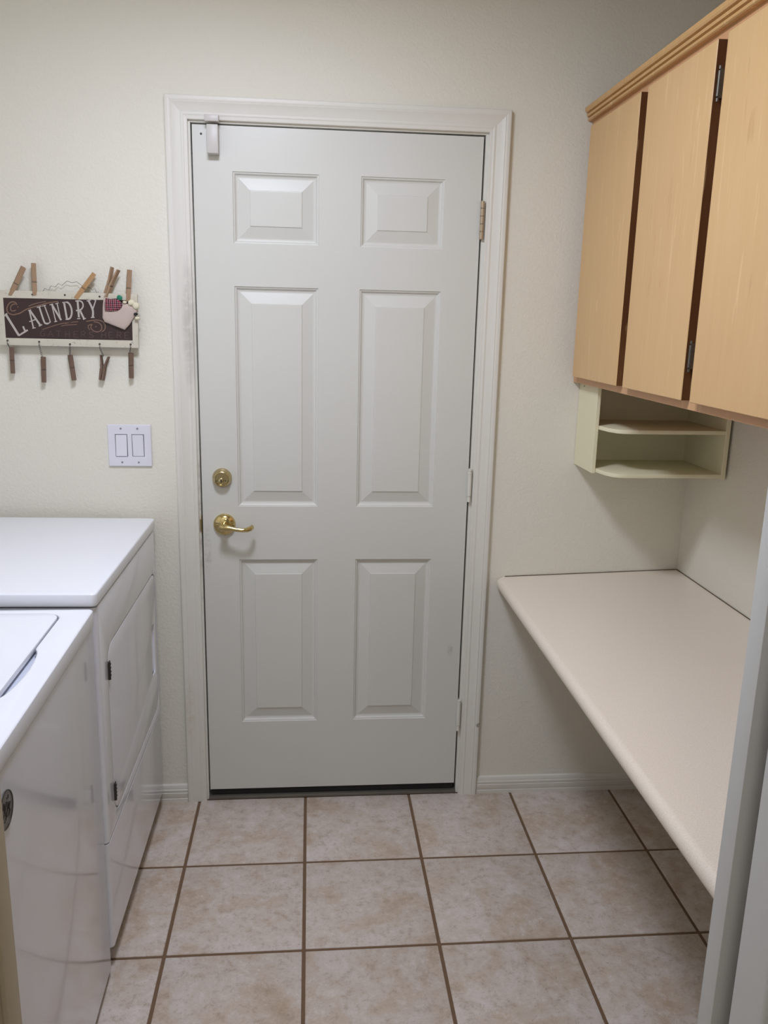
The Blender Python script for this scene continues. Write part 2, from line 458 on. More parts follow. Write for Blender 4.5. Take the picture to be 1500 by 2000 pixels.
struct(MB().box(HX0 - 0.1, HX0, HY, YH + .012, 0, CEIL).done('wall_hall_left', M['wall'], sm=0), 'left side wall of the hall', 'wall')
struct(MB().box(HX1, HX1 + 0.1, HY, YH + .012, 0, CEIL).done('wall_hall_right', M['wall'], sm=0), 'right side wall of the hall', 'wall')
wh = plate('wall_hall_end', [[(HX0, 0), (HX1, 0), (HX1, CEIL), (HX0, CEIL)], [(-0.9, 0.9), (0.5, 0.9), (0.5, 2.1), (-0.9, 2.1)]], 'Y', HY - 0.1, HY, M['wall'], sm=0)
struct(wh, 'end wall of the hall with a window', 'wall')
w1 = plate('window_1', [[(-0.9, 0.9), (0.5, 0.9), (0.5, 2.1), (-0.9, 2.1)], [(-0.86, 0.94), (-0.22, 0.94), (-0.22, 2.06), (-0.86, 2.06)], [(-0.18, 0.94), (0.46, 0.94), (0.46, 2.06), (-0.18, 2.06)]], 'Y', HY - 0.06, HY - 0.03, M['trim'], sm=0)
struct(w1, 'white framed sliding window of the hall', 'window')
for x0, x1 in ((-0.86, -0.22), (-0.18, 0.46)):
    MB().box(x0, x1, HY - 0.047, HY - 0.043, 0.94, 2.06).done('pane', M['glass'], w1, sm=0)

# ---- door casing: profiled sweep mitred round the opening
def casing_profile():
    # (offset from inner edge outward, height out of the wall)
    return [(0.000, 0.000), (0.000, 0.0085), (0.0015, 0.0100), (0.010, 0.0108), (0.012, 0.0122), (0.016, 0.0128), (0.019, 0.0118), (0.021, 0.0125),
            (0.032, 0.0140), (0.040, 0.0165), (0.043, 0.0178), (0.045, 0.0170), (0.0475, 0.0180), (0.052, 0.0188), (0.0575, 0.0182), (0.0600, 0.0160), (0.0608, 0.000)]
CI0, CI1, CIZ = -0.0105, 0.8265, 2.0775
def casing(name, side, label):
    bm = bmesh.new(); pr = casing_profile(); A, B = [], []
    for o, h in pr:
        if side == 'L': A.append((CI0 - o, -h, 0.0)); B.append((CI0 - o, -h, CIZ + o))
        elif side == 'R': A.append((CI1 + o, -h, 0.0)); B.append((CI1 + o, -h, CIZ + o))
        else: A.append((CI0 - o, -h, CIZ + o)); B.append((CI1 + o, -h, CIZ + o))
    A = [bm.verts.new(p) for p in A]; B = [bm.verts.new(p) for p in B]
    for i in range(len(pr) - 1): bm.faces.new((A[i], A[i + 1], B[i + 1], B[i]))
    bm.faces.new(A); bm.faces.new(B[::-1]); bm.faces.new((A[0], B[0], B[-1], A[-1]))
    bmesh.ops.recalc_face_normals(bm, faces=bm.faces)
    me = bpy.data.meshes.new(name); bm.to_mesh(me); bm.free(); smooth(me, 28)
    return struct(link(name, me, M['trim']), label, 'trim')
casing('trim_1', 'L', 'left white moulded casing of the door, scuffed near the lock')
casing('trim_2', 'R', 'right white moulded casing of the door on the hinge side')
casing('trim_3', 'T', 'top white moulded casing over the door')
# jamb (a thin reveal shows inside the casing)
jm = MB()
jm.box(OX0, -0.0045, 0.0, 0.115, 0, 2.0725); jm.box(0.8185, OX1, 0.0, 0.115, 0, 2.0725); jm.box(OX0, OX1, 0.0, 0.115, 2.0725, OZ)
jm.box(-0.0045, 0.008, 0.040, 0.052, 0, 2.0725); jm.box(0.806, 0.8185, 0.040, 0.052, 0, 2.0725); jm.box(-0.0045, 0.8185, 0.040, 0.052, 2.06, 2.0725)
struct(jm.done('trim_4', M['trim'], sm=0), 'white painted jamb set inside the door casing', 'trim')
# weatherstrip behind the gap + outside sheet so no light comes through
ws = MB(); ws.box(-0.0045, 0.8185, 0.0525, 0.058, 0.0, 2.0725)
ws.box(0.004, 0.809, 0.006, 0.046, 0.013, 0.0352)
struct(ws.done('trim_5', M['gap'], sm=0), 'black weatherstrip and light-blocking sheet behind the door, with the sweep under it', 'weatherstrip')
th = MB(); th.box(-0.0045, 0.8185, -0.006, 0.110, 0.0, 0.012, 0.003, 2)
struct(th.done('trim_6', M['threshold'], sm=30), 'worn metal threshold under the door', 'threshold')
# strike plate seen in the gap
stp = MB().box(-0.0050, -0.0030, -0.001, 0.020, 0.905, 0.965, 0.0008, 1).box(-0.0085, -0.0035, -0.0030, 0.0, 0.915, 0.955, 0.001, 1).done('strike_plate', M['brass_dull'])

# ---- baseboards
def bb_profile():
    return [(0, 0.0), (0.0125, 0.0), (0.0125, 0.012), (0.0112, 0.0132), (0.0118, 0.0145), (0.0118, 0.032), (0.0100, 0.0335), (0.0100, 0.0355), (0.0115, 0.0370), (0.0115, 0.043), (0.0095, 0.045), (0.0090, 0.052), (0.0065, 0.058), (0.003, 0.060), (0, 0.060)]
def bb(name, axis, p0, p1, at, sgn, label):
    pts = [((at + sgn * d), z) for d, z in bb_profile()]
    m = MB().poly(pts, 'X' if axis == 'x' else 'Y', p0, p1)
    return struct(m.done(name, M['baseboard'], sm=30), label, 'baseboard')
# runs along the back wall: outline in (y,z), extruded along x
bb('baseboard_back_left', 'x', XL, CI0 - 0.0612, 0.0, -1, 'white baseboard left of the door beside the dryer')
bb('baseboard_back_right', 'x', CI1 + 0.0612, XR, 0.0, -1, 'white baseboard right of the door under the counter')
bb('baseboard_right', 'y', YF, -0.0126, XR, -1, 'white baseboard along the right wall under the counter')
bb('baseboard_left', 'y', YF, -0.0126, XL, 1, 'white baseboard behind the washer and dryer')

# ---- near doorway frame (jambs seen at both picture edges)
jr = MB()
jr.box(DXR, DXR + 0.080, YF - 0.033, YF, 0, DZT, 0.0015, 2)            # split jamb, room side
jr.box(DXR, DXR + 0.080, YH - 0.002, YF - 0.066, 0, DZT, 0.0100, 5)      # split jamb, hall side (rounded)
jr.box(DXR + 0.076, DXR + 0.083, YF - 0.068, YF - 0.033, 0, DZT)
struct(jr.done('trim_7', M['frame_white'], sm=30), 'pale grey jamb of the near doorway at the right edge', 'door frame')
pd = MB().box(DXR + 0.034, DXR + 0.072, YF - 0.066, YF - 0.035, 0.01, DZT - 0.005, 0.002, 2)
struct(pd.done('door_2', M['door_edge_tan'], sm=30), 'edge of a sliding door inside the right jamb', 'door')
jl = MB()
jl.box(DXL - 0.022, DXL, YF - 0.040, YF, 0, DZT, 0.0015, 2)
jl.box(DXL - 0.022, DXL - 0.006, YH - 0.002, YF - 0.040, 0, DZT, 0.0015, 2)
struct(jl.done('trim_8', M['frame_beige'], sm=30), 'beige jamb of the near doorway at the left edge', 'door frame')
jt = MB().box(DXL - 0.02, DXR + 0.083, YH - 0.002, YF, DZT, DZT + 0.02)
struct(jt.done('trim_9', M['frame_white'], sm=0), 'head of the near doorway frame', 'door frame')
for nm, x0, x1, mt in (('trim_10', DXR + 0.004, DXR + 0.064, 'frame_white'), ('trim_11', DXL - 0.064, DXL - 0.010, 'frame_beige')):
    struct(MB().box(x0, x1, YH - 0.014, YH - 0.0025, 0, DZT + 0.06, 0.004, 3).done(nm, M[mt]), 'hall side casing at the %s of the near doorway' % ('right' if nm == 'trim_10' else 'left'), 'trim')

# ================================================================== THE BACK DOOR
LX = [(0.1075, 0.3485), (0.4675, 0.7065)]
RZ = [(0.2765, 0.8255), (0.9940, 1.6420), (1.7590, 1.9505)]
holes = [[(x0, z0), (x1, z0), (x1, z1), (x0, z1)] for x0, x1 in LX for z0, z1 in RZ]
Y0 = 0.0015
door = plate('door_1', [[(0, DZ0), (DW, DZ0), (DW, DZ1), (0, DZ1)]] + holes, 'Y', Y0, Y0 + 0.036, M['door'], sm=0)
struct(door, 'white six panel door with brass lever and deadbolt', 'door')
prof = [(0, 0), (0.0016, 0.0030), (0.0042, 0.0034), (0.0060, 0.0048), (0.0082, 0.0084), (0.0120, 0.0098), (0.0155, 0.0100), (0.0470, 0.0026), (0.0482, 0.0004), (0.0500, 0.0002)]
for x0, x1 in LX:
    for z0, z1 in RZ:
        bm = bmesh.new(); rings = []
        for o, d in prof:
            rings.append([bm.verts.new((x, Y0 + d, z)) for x, z in ((x0 + o, z0 + o), (x1 - o, z0 + o), (x1 - o, z1 - o), (x0 + o, z1 - o))])
        bk = [bm.verts.new((x, Y0 + 0.034, z)) for x, z in ((x0, z0), (x1, z0), (x1, z1), (x0, z1))]
        for a, b in zip([bk] + rings[:-1], rings):
            for k in range(4): bm.faces.new((a[k], a[(k + 1) % 4], b[(k + 1) % 4], b[k]))
        bm.faces.new(rings[-1]); bm.faces.new(bk)
        bmesh.ops.recalc_face_normals(bm, faces=bm.faces)
        me = bpy.data.meshes.new('panel'); bm.to_mesh(me); bm.free()
        link('panel', me, M['door'], door)
# hinges
def hinge(zc, h, mat, kind, label):
    m = MB(); x, y = 0.8165, -0.0068; r = 0.0062
    if kind == 'old':
        n = 5; s = h / n
        for k in range(n): m.cyl((x, y, zc - h / 2 + s * (k + 0.5)), r, s - 0.0028, seg=18)
        m.cyl((x, y, zc), r * 0.62, h, seg=14)
    else:
        m.cyl((x, y, zc + 0.002), r * 1.02, h * 0.66, seg=18)
        m.cyl((x, y, zc + h * 0.385), r * 1.05, h * 0.065, seg=18); m.cyl((x, y, zc + h * 0.47), r * 0.9, h * 0.06, seg=18)
        m.cyl((x, y, zc - h * 0.42), r * 0.88, h * 0.15, seg=18); m.cyl((x, y, zc), r * 0.7, h * 0.98, seg=14)
    m.box(x - 0.001, x + 0.001, y, 0.030, zc - h / 2, zc + h / 2)
    o = m.done('hinge', M[mat], door); o['label'] = label
hinge(1.843, 0.106, 'brass_hinge', 'old', 'tarnished tan metal hinge')
hinge(1.064, 0.104, 'painted_hinge', 'new', 'white painted hinge')
hinge(0.288, 0.110, 'painted_hinge', 'new', 'white painted hinge')
# screw hole near the top corner
MB().lathe([(0.0030, 0.0003), (0.0022, 0.0008), (0.0001, 0.0009)], (0.0245, Y0, 2.044)).done('screw_hole', M['dark_metal'], door)
# deadbolt
DX, DZ = 0.0608, 1.083
db = MB().lathe([(0.0292, 0), (0.0292, 0.004), (0.0285, 0.008), (0.0270, 0.012), (0.0235, 0.0205), (0.0215, 0.0230), (0.0195, 0.0235), (0.0190, 0.0215), (0.0182, 0.0200), (0.0001, 0.0200)], (DX, Y0, DZ), seg=56).done('deadbolt', M['brass_dull'], door, 40)
db['label'] = 'round brass deadbolt'
c = MB().lathe([(0.0078, 0.0195), (0.0078, 0.0222), (0.0066, 0.0230), (0.0001, 0.0230)], (DX - 0.001, Y0, DZ - 0.006), seg=28).done('lock_cylinder', M['brass_dull'], db)
k = MB().box(DX - 0.0022, DX + 0.0002, -0.0225 + Y0, -0.0236 + Y0, DZ - 0.0115, DZ - 0.001).cyl((DX - 0.001, Y0 - 0.0232, DZ - 0.0035), 0.0020, 0.0010, 'Y', 12).done('keyhole', M['black'], db)
for dx in (-0.0135, 0.0115):
    MB().cyl((DX + dx, Y0 - 0.0205, DZ - 0.006), 0.0017, 0.0016, 'Y', 12).done('screw', M['dark_metal'], db)
# lever handle
HXc, HZc = 0.0650, 0.9380
lv = MB().lathe([(0.0335, 0), (0.0335, 0.003), (0.0328, 0.0065), (0.0300, 0.0105), (0.0240, 0.0145), (0.0160, 0.0170), (0.0118, 0.0180), (0.0110, 0.0400), (0.0001, 0.0400)], (HXc, Y0, HZc), seg=56).done('door_lever', M['brass'], door, 45)
lv['label'] = 'polished brass lever handle'
pts = [(HXc - 0.012, -0.046, HZc + 0.000), (HXc - 0.006, -0.050, HZc + 0.002), (HXc + 0.006, -0.053, HZc + 0.003), (HXc + 0.022, -0.0565, HZc + 0.001), (HXc + 0.040, -0.0590, HZc - 0.002), (HXc + 0.058, -0.0600, HZc - 0.0035),
       (HXc + 0.072, -0.0575, HZc - 0.0030), (HXc + 0.082, -0.0500, HZc - 0.0010), (HXc + 0.086, -0.0400, HZc + 0.001), (HXc + 0.087, -0.0330, HZc + 0.002)]
rr = [0.0030, 0.0095, 0.0105, (0.0065, 0.0075), (0.0052, 0.0062), (0.0055, 0.0062), (0.0062, 0.0072), (0.0068, 0.0080), (0.0062, 0.0078), 0.0030]
MB().tube(pts, rr, 20).done('lever', M['brass'], lv, 60)
for dx, dz in ((-0.0220, -0.0005), (0.0225, -0.001)):
    MB().cyl((HXc + dx, Y0 - 0.0155, HZc + dz), 0.0024, 0.003, 'Y', 14).done('screw', M['brass'], lv)

# ================================================================== THINGS ON THE BACK WALL
sn = thing('alarm_sensor', 'white plastic two piece alarm contact at the top left of the door', 'sensor', (0.0575, -0.001, 2.03))
a = MB().box(0.0425, 0.0735, -0.029, 0.0010, 1.9900, 2.0640, 0.0022, 2).done('sensor_body', M['plastic_sensor'])
b = MB().box(0.0375, 0.0760, -0.0320, -0.0110, 2.0705, 2.0875, 0.0018, 2).done('sensor_magnet', M['plastic_sensor'])
into(sn, a, b)

# light switch plate
sx0, sx1, sz0, sz1 = -0.2680, -0.1430, 1.1170, 1.2410
sw = thing('light_switch', 'white double rocker light switch plate left of the door', 'light switch', (-0.2055, 0, 1.179))
parts = [plate('wall_plate', [rrect(sx0, sx1, sz0, sz1, 0.003), [(-0.2470, 1.1460), (-0.2120, 1.1460), (-0.2120, 1.2120), (-0.2470, 1.2120)], [(-0.1990, 1.1460), (-0.1640, 1.1460), (-0.1640, 1.2120), (-0.1990, 1.2120)]], 'Y', -0.0065, 0.0, M['plastic_white'], bev=0.002)]
for i, xc in enumerate((-0.2295, -0.1815)):
    m = MB(); t0, t1 = (0.0085, 0.0045) if i == 0 else (0.0050, 0.0078)
    m.poly([(-0.0005, 1.1470), (-t0, 1.1475), (-0.0062, 1.179), (-t1, 1.2105), (-0.0005, 1.2110)], 'X', xc - 0.0158, xc + 0.0158)
    parts.append(m.done('rocker_switch', M['plastic_white']))
    parts.append(MB().box(xc - 0.0176, xc + 0.0176, -0.0026, -0.0004, 1.1458, 1.2122).done('switch_recess', M['seam'], sm=0))
    for zz in (1.1288, 1.2292):
        parts.append(MB().lathe([(0.0030, 0.0060), (0.0028, 0.0074), (0.0001, 0.0078)], (xc, 0, zz), seg=16).done('screw', M['screw']))
into(sw, *parts)

# ---- laundry sign
SIGN_LETTERS = {"L":[[[[-0.523,1.55],[-0.491,1.491]],0.0061],[[[-0.492,1.491],[-0.466,1.507]],0.0045],[[[-0.527,1.543],[-0.518,1.551]],0.0029],[[[-0.478,1.517],[-0.476,1.511],[-0.473,1.504]],0.0048]],"A":[[[[-0.458,1.562],[-0.45,1.513]],0.0037],[[[-0.457,1.562],[-0.431,1.521]],0.0051],[[[-0.46,1.53],[-0.443,1.536]],0.0029],[[[-0.453,1.512],[-0.444,1.514]],0.0027],[[[-0.435,1.518],[-0.426,1.523]],0.0029],[[[-0.461,1.56],[-0.453,1.563]],0.0021]],"U":[[[[-0.43,1.57],[-0.42,1.532],[-0.415,1.526],[-0.409,1.526]],0.0045],[[[-0.41,1.526],[-0.405,1.529],[-0.404,1.535],[-0.416,1.575]],0.0029],[[[-0.437,1.569],[-0.425,1.573]],0.0024],[[[-0.423,1.573],[-0.412,1.576]],0.0021]],"N":[[[[-0.396,1.578],[-0.388,1.533]],0.0029],[[[-0.396,1.579],[-0.373,1.536]],0.0051],[[[-0.374,1.536],[-0.381,1.581]],0.0029],[[[-0.402,1.577],[-0.392,1.58]],0.0024],[[[-0.392,1.531],[-0.384,1.533]],0.0024],[[[-0.386,1.58],[-0.377,1.583]],0.0024]],"D":[[[[-0.362,1.583],[-0.357,1.54]],0.0051],[[[-0.367,1.584],[-0.354,1.586]],0.0024],[[[-0.361,1.538],[-0.352,1.54]],0.0024],[[[-0.355,1.586],[-0.348,1.581],[-0.343,1.568],[-0.343,1.555],[-0.347,1.544],[-0.352,1.54],[-0.358,1.539]],0.0046],[[[-0.355,1.585],[-0.355,1.586]],0.003],[[[-0.355,1.54],[-0.358,1.539]],0.0028]],"R":[[[[-0.325,1.59],[-0.324,1.545]],0.0052],[[[-0.331,1.589],[-0.319,1.59],[-0.312,1.585],[-0.311,1.575],[-0.318,1.566],[-0.331,1.563]],0.0037],[[[-0.32,1.564],[-0.31,1.541]],0.0052],[[[-0.329,1.541],[-0.32,1.542]],0.0027],[[[-0.313,1.539],[-0.305,1.543]],0.0027]],"Y":[[[[-0.295,1.591],[-0.285,1.566],[-0.286,1.546]],0.0052],[[[-0.275,1.593],[-0.285,1.567]],0.0031],[[[-0.3,1.59],[-0.289,1.593]],0.0027],[[[-0.28,1.593],[-0.271,1.596]],0.0024],[[[-0.291,1.545],[-0.281,1.546]],0.0027]]}
SIGN_SWIRLS = [[[[-0.49,1.575],[-0.494,1.581],[-0.502,1.583],[-0.511,1.578],[-0.517,1.568],[-0.518,1.559],[-0.514,1.552],[-0.503,1.548],[-0.493,1.55],[-0.483,1.553],[-0.47,1.561],[-0.459,1.566],[-0.433,1.574],[-0.406,1.582],[-0.378,1.587]],0.0029],[[[-0.494,1.577],[-0.501,1.576],[-0.507,1.57],[-0.508,1.563],[-0.505,1.558],[-0.494,1.56]],0.0027],[[[-0.459,1.572],[-0.439,1.58],[-0.411,1.586]],0.0021],[[[-0.426,1.509],[-0.398,1.519],[-0.371,1.527],[-0.346,1.531]],0.0019],[[[-0.363,1.527],[-0.344,1.531],[-0.327,1.533]],0.002],[[[-0.374,1.52],[-0.359,1.523],[-0.331,1.525]],0.0018],[[[-0.305,1.534],[-0.284,1.538],[-0.269,1.538],[-0.257,1.533],[-0.253,1.522],[-0.256,1.512],[-0.263,1.507]],0.0024],[[[-0.284,1.534],[-0.27,1.531],[-0.263,1.522],[-0.265,1.511],[-0.275,1.506],[-0.285,1.508],[-0.292,1.515],[-0.292,1.523],[-0.288,1.525]],0.0024],[[[-0.29,1.527],[-0.298,1.524],[-0.3,1.518],[-0.296,1.511]],0.0021],[[[-0.28,1.521],[-0.278,1.519]],0.0031],[[[-0.489,1.57],[-0.487,1.569]],0.0029]]
SIGN_GATHERS = [[[[[-0.42,1.504],[-0.424,1.506],[-0.429,1.504],[-0.432,1.498],[-0.43,1.491],[-0.425,1.49],[-0.421,1.492],[-0.42,1.498],[-0.425,1.498]],0.0016]],[[[[-0.413,1.49],[-0.404,1.506],[-0.398,1.49]],0.0016],[[[-0.409,1.496],[-0.401,1.496]],0.0016]],[[[[-0.389,1.506],[-0.375,1.506]],0.0016],[[[-0.382,1.506],[-0.383,1.49]],0.0016]],[[[[-0.364,1.49],[-0.363,1.506]],0.0016],[[[-0.353,1.49],[-0.352,1.506]],0.0016],[[[-0.364,1.498],[-0.352,1.498]],0.0016]],[[[[-0.329,1.506],[-0.34,1.506],[-0.341,1.49],[-0.329,1.49]],0.0016],[[[-0.34,1.498],[-0.332,1.498]],0.0016]],[[[[-0.321,1.49],[-0.32,1.506],[-0.312,1.506],[-0.309,1.503],[-0.312,1.498],[-0.321,1.498]],0.0016],[[[-0.315,1.498],[-0.309,1.49]],0.0016]],[[[[-0.287,1.504],[-0.291,1.506],[-0.297,1.504],[-0.298,1.5],[-0.288,1.495],[-0.288,1.491],[-0.293,1.49],[-0.299,1.492]],0.0016]],[[[[-0.265,1.49],[-0.264,1.506]],0.0016],[[[-0.254,1.49],[-0.253,1.506]],0.0016],[[[-0.265,1.498],[-0.253,1.498]],0.0016]],[[[[-0.232,1.506],[-0.244,1.506],[-0.244,1.49],[-0.233,1.49]],0.0016],[[[-0.244,1.498],[-0.235,1.498]],0.0016]],[[[[-0.222,1.49],[-0.221,1.506],[-0.212,1.506],[-0.21,1.503],[-0.213,1.498],[-0.221,1.498]],0.0016],[[[-0.216,1.498],[-0.21,1.49]],0.0016]],[[[[-0.188,1.506],[-0.2,1.506],[-0.2,1.489],[-0.189,1.49]],0.0016],[[[-0.2,1.498],[-0.191,1.498]],0.0016]]]
SIGN_INNER = [[-0.526,1.593],[-0.177,1.594],[-0.179,1.484],[-0.527,1.484]]
SIGN_OUTER = [[-0.535,1.614],[-0.161,1.612],[-0.163,1.463],[-0.545,1.464]]
SIGN_WIRE = [[-0.422,1.613],[-0.416,1.622],[-0.406,1.617],[-0.399,1.629],[-0.388,1.626],[-0.378,1.636],[-0.369,1.631],[-0.355,1.643],[-0.341,1.639],[-0.328,1.642],[-0.316,1.633],[-0.304,1.629],[-0.291,1.626],[-0.286,1.62],[-0.28,1.626],[-0.274,1.611],[-0.27,1.617]]
SIGN_NAILS = [[-0.523,1.477],[-0.437,1.475],[-0.353,1.47],[-0.271,1.472],[-0.185,1.473],[-0.264,1.603],[-0.446,1.604],[-0.358,1.605]]
SIGN_PINSTOP = [[-0.518,1.457],[-0.431,1.432],[-0.354,1.439],[-0.262,1.436],[-0.188,1.449]]
SIGN_POUCH = [[-0.252,1.6],[-0.256,1.574],[-0.258,1.545],[-0.253,1.534],[-0.198,1.513],[-0.184,1.528],[-0.169,1.551],[-0.16,1.571],[-0.181,1.585],[-0.199,1.585],[-0.218,1.595],[-0.245,1.601]]
SIGN_PLAID = [[-0.246,1.599],[-0.232,1.597],[-0.217,1.599],[-0.209,1.595],[-0.199,1.582],[-0.204,1.571],[-0.213,1.565],[-0.234,1.563],[-0.249,1.564],[-0.249,1.583]]
SIGN_BITS = [[-0.208,1.601],[-0.203,1.591],[-0.194,1.589],[-0.176,1.588],[-0.164,1.58],[-0.165,1.557],[-0.161,1.546]]
def ribbon(bm, pts, w, y, th=0.0006):
    """flat painted stroke, th thick, lying on the plane y"""
    P = [Vector((p[0], p[1])) for p in pts]; Lf, Rt = [], []
    for i, p in enumerate(P):
        d = (P[min(i + 1, len(P) - 1)] - P[max(i - 1, 0)])
        d = d.normalized() if d.length > 0 else Vector((1, 0))
        n = Vector((-d.y, d.x)) * w / 2
        if 0 < i < len(P) - 1:
            d1 = (P[i] - P[i - 1]).normalized(); c_ = max(0.55, abs(d1.dot(d))); n = n / c_
        Lf.append(p + n); Rt.append(p - n)
    f = [bm.verts.new((q.x, y - th, q.y)) for q in Lf]; g = [bm.verts.new((q.x, y - th, q.y)) for q in Rt]
    f2 = [bm.verts.new((q.x, y, q.y)) for q in Lf]; g2 = [bm.verts.new((q.x, y, q.y)) for q in Rt]
    for i in range(len(P) - 1):
        bm.faces.new((f[i], f[i + 1], g[i + 1], g[i])); bm.faces.new((f[i], f2[i], f2[i + 1], f[i + 1])); bm.faces.new((g[i], g[i + 1], g2[i + 1], g2[i]))
    bm.faces.new((f[0], g[0], g2[0], f2[0])); bm.faces.new((f[-1], f2[-1], g2[-1], g[-1]))
def smooth_pts(pts, n=5):
    if len(pts) < 3: return pts
    out = []; P = [Vector(p) for p in pts]
    for i in range(len(P) - 1):
        p0, p1, p2, p3 = P[max(i - 1, 0)], P[i], P[i + 1], P[min(i + 2, len(P) - 1)]
        for k in range(n):
            t = k / n
            out.append(0.5 * ((2 * p1) + (p2 - p0) * t + (2 * p0 - 5 * p1 + 4 * p2 - p3) * t * t + (3 * p1 - p0 - 3 * p2 + p3) * t ** 3))
    out.append(P[-1]); return out
SY = -0.0262
sign = thing('wall_sign', 'dark brown laundry sign in a distressed cream frame hung with clothespins', 'sign', (-0.352, -0.02, 1.54))
sp_ = [plate('sign_frame', [SIGN_OUTER, SIGN_INNER], 'Y', SY - 0.0012, SY + 0.0085, M['sign_frame'], bev=0.0012)]
sp_.append(plate('sign_face', [SIGN_INNER], 'Y', SY, SY + 0.006, M['sign_brown'], sm=0))
for ch, strokes in SIGN_LETTERS.items():
    bm = bmesh.new()
    for j, (pts, w) in enumerate(strokes):
        ribbon(bm, smooth_pts(pts) if len(pts) > 2 else pts, w, SY, 0.0006 + 0.00005 * j)
    me = bpy.data.meshes.new('letter'); bm.to_mesh(me); bm.free(); sp_.append(link('letter', me, M['sign_letter']))
bm = bmesh.new()
for pts, w in SIGN_SWIRLS: ribbon(bm, smooth_pts(pts), w, SY, 0.0003)
me = bpy.data.meshes.new('swirl'); bm.to_mesh(me); bm.free(); sp_.append(link('scroll_ornament', me, M['sign_swirl']))
for strokes in SIGN_GATHERS:
    bm = bmesh.new()
    for j, (pts, w) in enumerate(strokes): ribbon(bm, pts, w, SY, 0.0004 + 0.00004 * j)
    me = bpy.data.meshes.new('letter'); bm.to_mesh(me); bm.free(); o = link('letter', me, M['sign_faint']); sp_.append(o)
    o['label'] = 'small faint brown letter'
for i, (x, z) in enumerate(SIGN_NAILS):
    sp_.append(MB().lathe([(0.0030 if i < 6 else 0.0018, 0.0010), (0.0024, 0.0026), (0.0001, 0.0032)], (x, SY, z), seg=14).done('nail', M['dark_metal']))
sp_.append(MB().tube([(x, -0.012, z) for x, z in SIGN_WIRE], 0.0007, 6).done('hanging_wire', M['wire']))
for i in range(5):
    (x0, z0), (x1, z1) = SIGN_NAILS[i], SIGN_PINSTOP[i]
    n = 26; pts = [(x0, SY - 0.003, z0), (x0, SY - 0.0045, z0 - 0.006)]
    z0b = z0 - 0.008
    for k in range(n + 1):
        t = k / n; a_ = k * 2 * PI / 4.0
        am = 0.0026 if i in (1, 2, 3) else 0.0014
        pts.append((x0 + (x1 - x0) * t + am * math.cos(a_), SY - 0.0035 + am * math.sin(a_), z0b + (z1 + 0.002 - z0b) * t))
    sp_.append(MB().tube(pts, 0.0007, 5).done('wire_coil', M['wire']))
into(sign, *sp_)

# ---- clothespins : jaws at the local origin, handles towards +Z, prongs stacked along Y (front = -Y)
def pin_meshes(mat, L=0.086, open_=0.0):
    t = thing('clothespin', '', 'clothespin')
    for s_ in (-1, 1):
        # outline in (y,z)
        o = 0.0006
        inner = [(o, 0.0), (o + 0.0006, 0.012), (o, 0.016), (o, 0.038), (0.0062 + open_, L)]
        outer = [(0.0105 + open_, L), (0.0082, 0.050), (0.0078, 0.0385), (0.0064, 0.0370), (0.0064, 0.0340), (0.0078, 0.0325), (0.0074, 0.018), (0.0064, 0.0)]
        pts = [(s_ * y, z) for y, z in inner + outer]
        MB().poly(pts, 'X', -0.0060, 0.0060).done('prong', M[mat], t, 25)
    m = MB()
    pts = []
    for k in range(25):
        a_ = 2 * PI * k / 8; pts.append((-0.0058 + 0.0116 * k / 24, 0.0026 * math.cos(a_), 0.0385 + 0.0026 * math.sin(a_)))
    m.tube(pts, 0.0007, 5)
    for s_ in (-1, 1):
        m.tube([(0.0058 * s_, 0.0, 0.0385), (0.0062 * s_, -0.0066 * s_, 0.0355), (-0.0062 * s_, -0.0070 * s_, 0.0355)], 0.0007, 5)
    m.done('spring', M['wire'], t)
    return t
protos = {}
def pin(kind, tip, end, y, spin, label, group, open_=0.0, L=0.086):
    """tip = jaw end (x,z), end = handle end (x,z)"""
    key = (kind, open_, L)
    if key not in protos:
        t = pin_meshes(kind, L, open_); protos[key] = t
    else:
        src = protos[key]; t = src.copy(); COL.objects.link(t)
        for ch in src.children:
            c_ = ch.copy(); COL.objects.link(c_); c_.parent = t
    d = Vector((end[0] - tip[0], 0, end[1] - tip[1])).normalized()
    ang = math.atan2(d.x, d.z)
    t.matrix_world = Matrix.Translation((tip[0], y, tip[1])) @ Matrix.Rotation(ang, 4, 'Y') @ Matrix.Rotation(spin, 4, 'Z')
    t['label'] = label; t['category'] = 'clothespin'; t['group'] = group
    return t
GT, GB = 'clothespins clipped to the top edge of the laundry sign', 'clothespins hanging under the laundry sign'
PY = SY + 0.0035
pin('pin_light', (-0.507, 1.601), (-0.466, 1.677), PY, 0.45, 'wooden clothespin leaning right at the far left of the sign top', GT)
pin('pin_light', (-0.441, 1.602), (-0.4385, 1.690), PY, 0.35, 'upright wooden clothespin, second from left on the sign top', GT)
pin('pin_warm', (-0.330, 1.597), (-0.276, 1.665), PY, 0.25, 'warm tan wooden clothespin leaning far right over the letters of the sign', GT)
pin('pin_light', (-0.249, 1.600), (-0.218, 1.680), PY, 1.15, 'wooden clothespin with spread handles holding the plaid cloth corner', GT, 0.003)
pin('pin_light', (-0.188, 1.592), (-0.179, 1.682), PY, 0.30, 'upright wooden clothespin at the far right of the sign top', GT)
PB = -0.0150
pin('pin_dark', (-0.5195, 1.385), (-0.518, 1.456), PB, 0.35, 'dark clothespin hanging at the far left under the sign', GB, 0, 0.072)
pin('pin_dark', (-0.4355, 1.361), (-0.4325, 1.433), PB, 0.40, 'dark clothespin hanging lowest, second from left under the sign', GB, 0, 0.072)
pin('pin_dark', (-0.351, 1.368), (-0.358, 1.441), PB, 0.40, 'dark clothespin hanging in the middle under the sign', GB, 0, 0.072)
pin('pin_dark', (-0.274, 1.370), (-0.2615, 1.436), PB, 1.45, 'dark clothespin hanging with open V handles under the sign', GB, 0.003, 0.070)
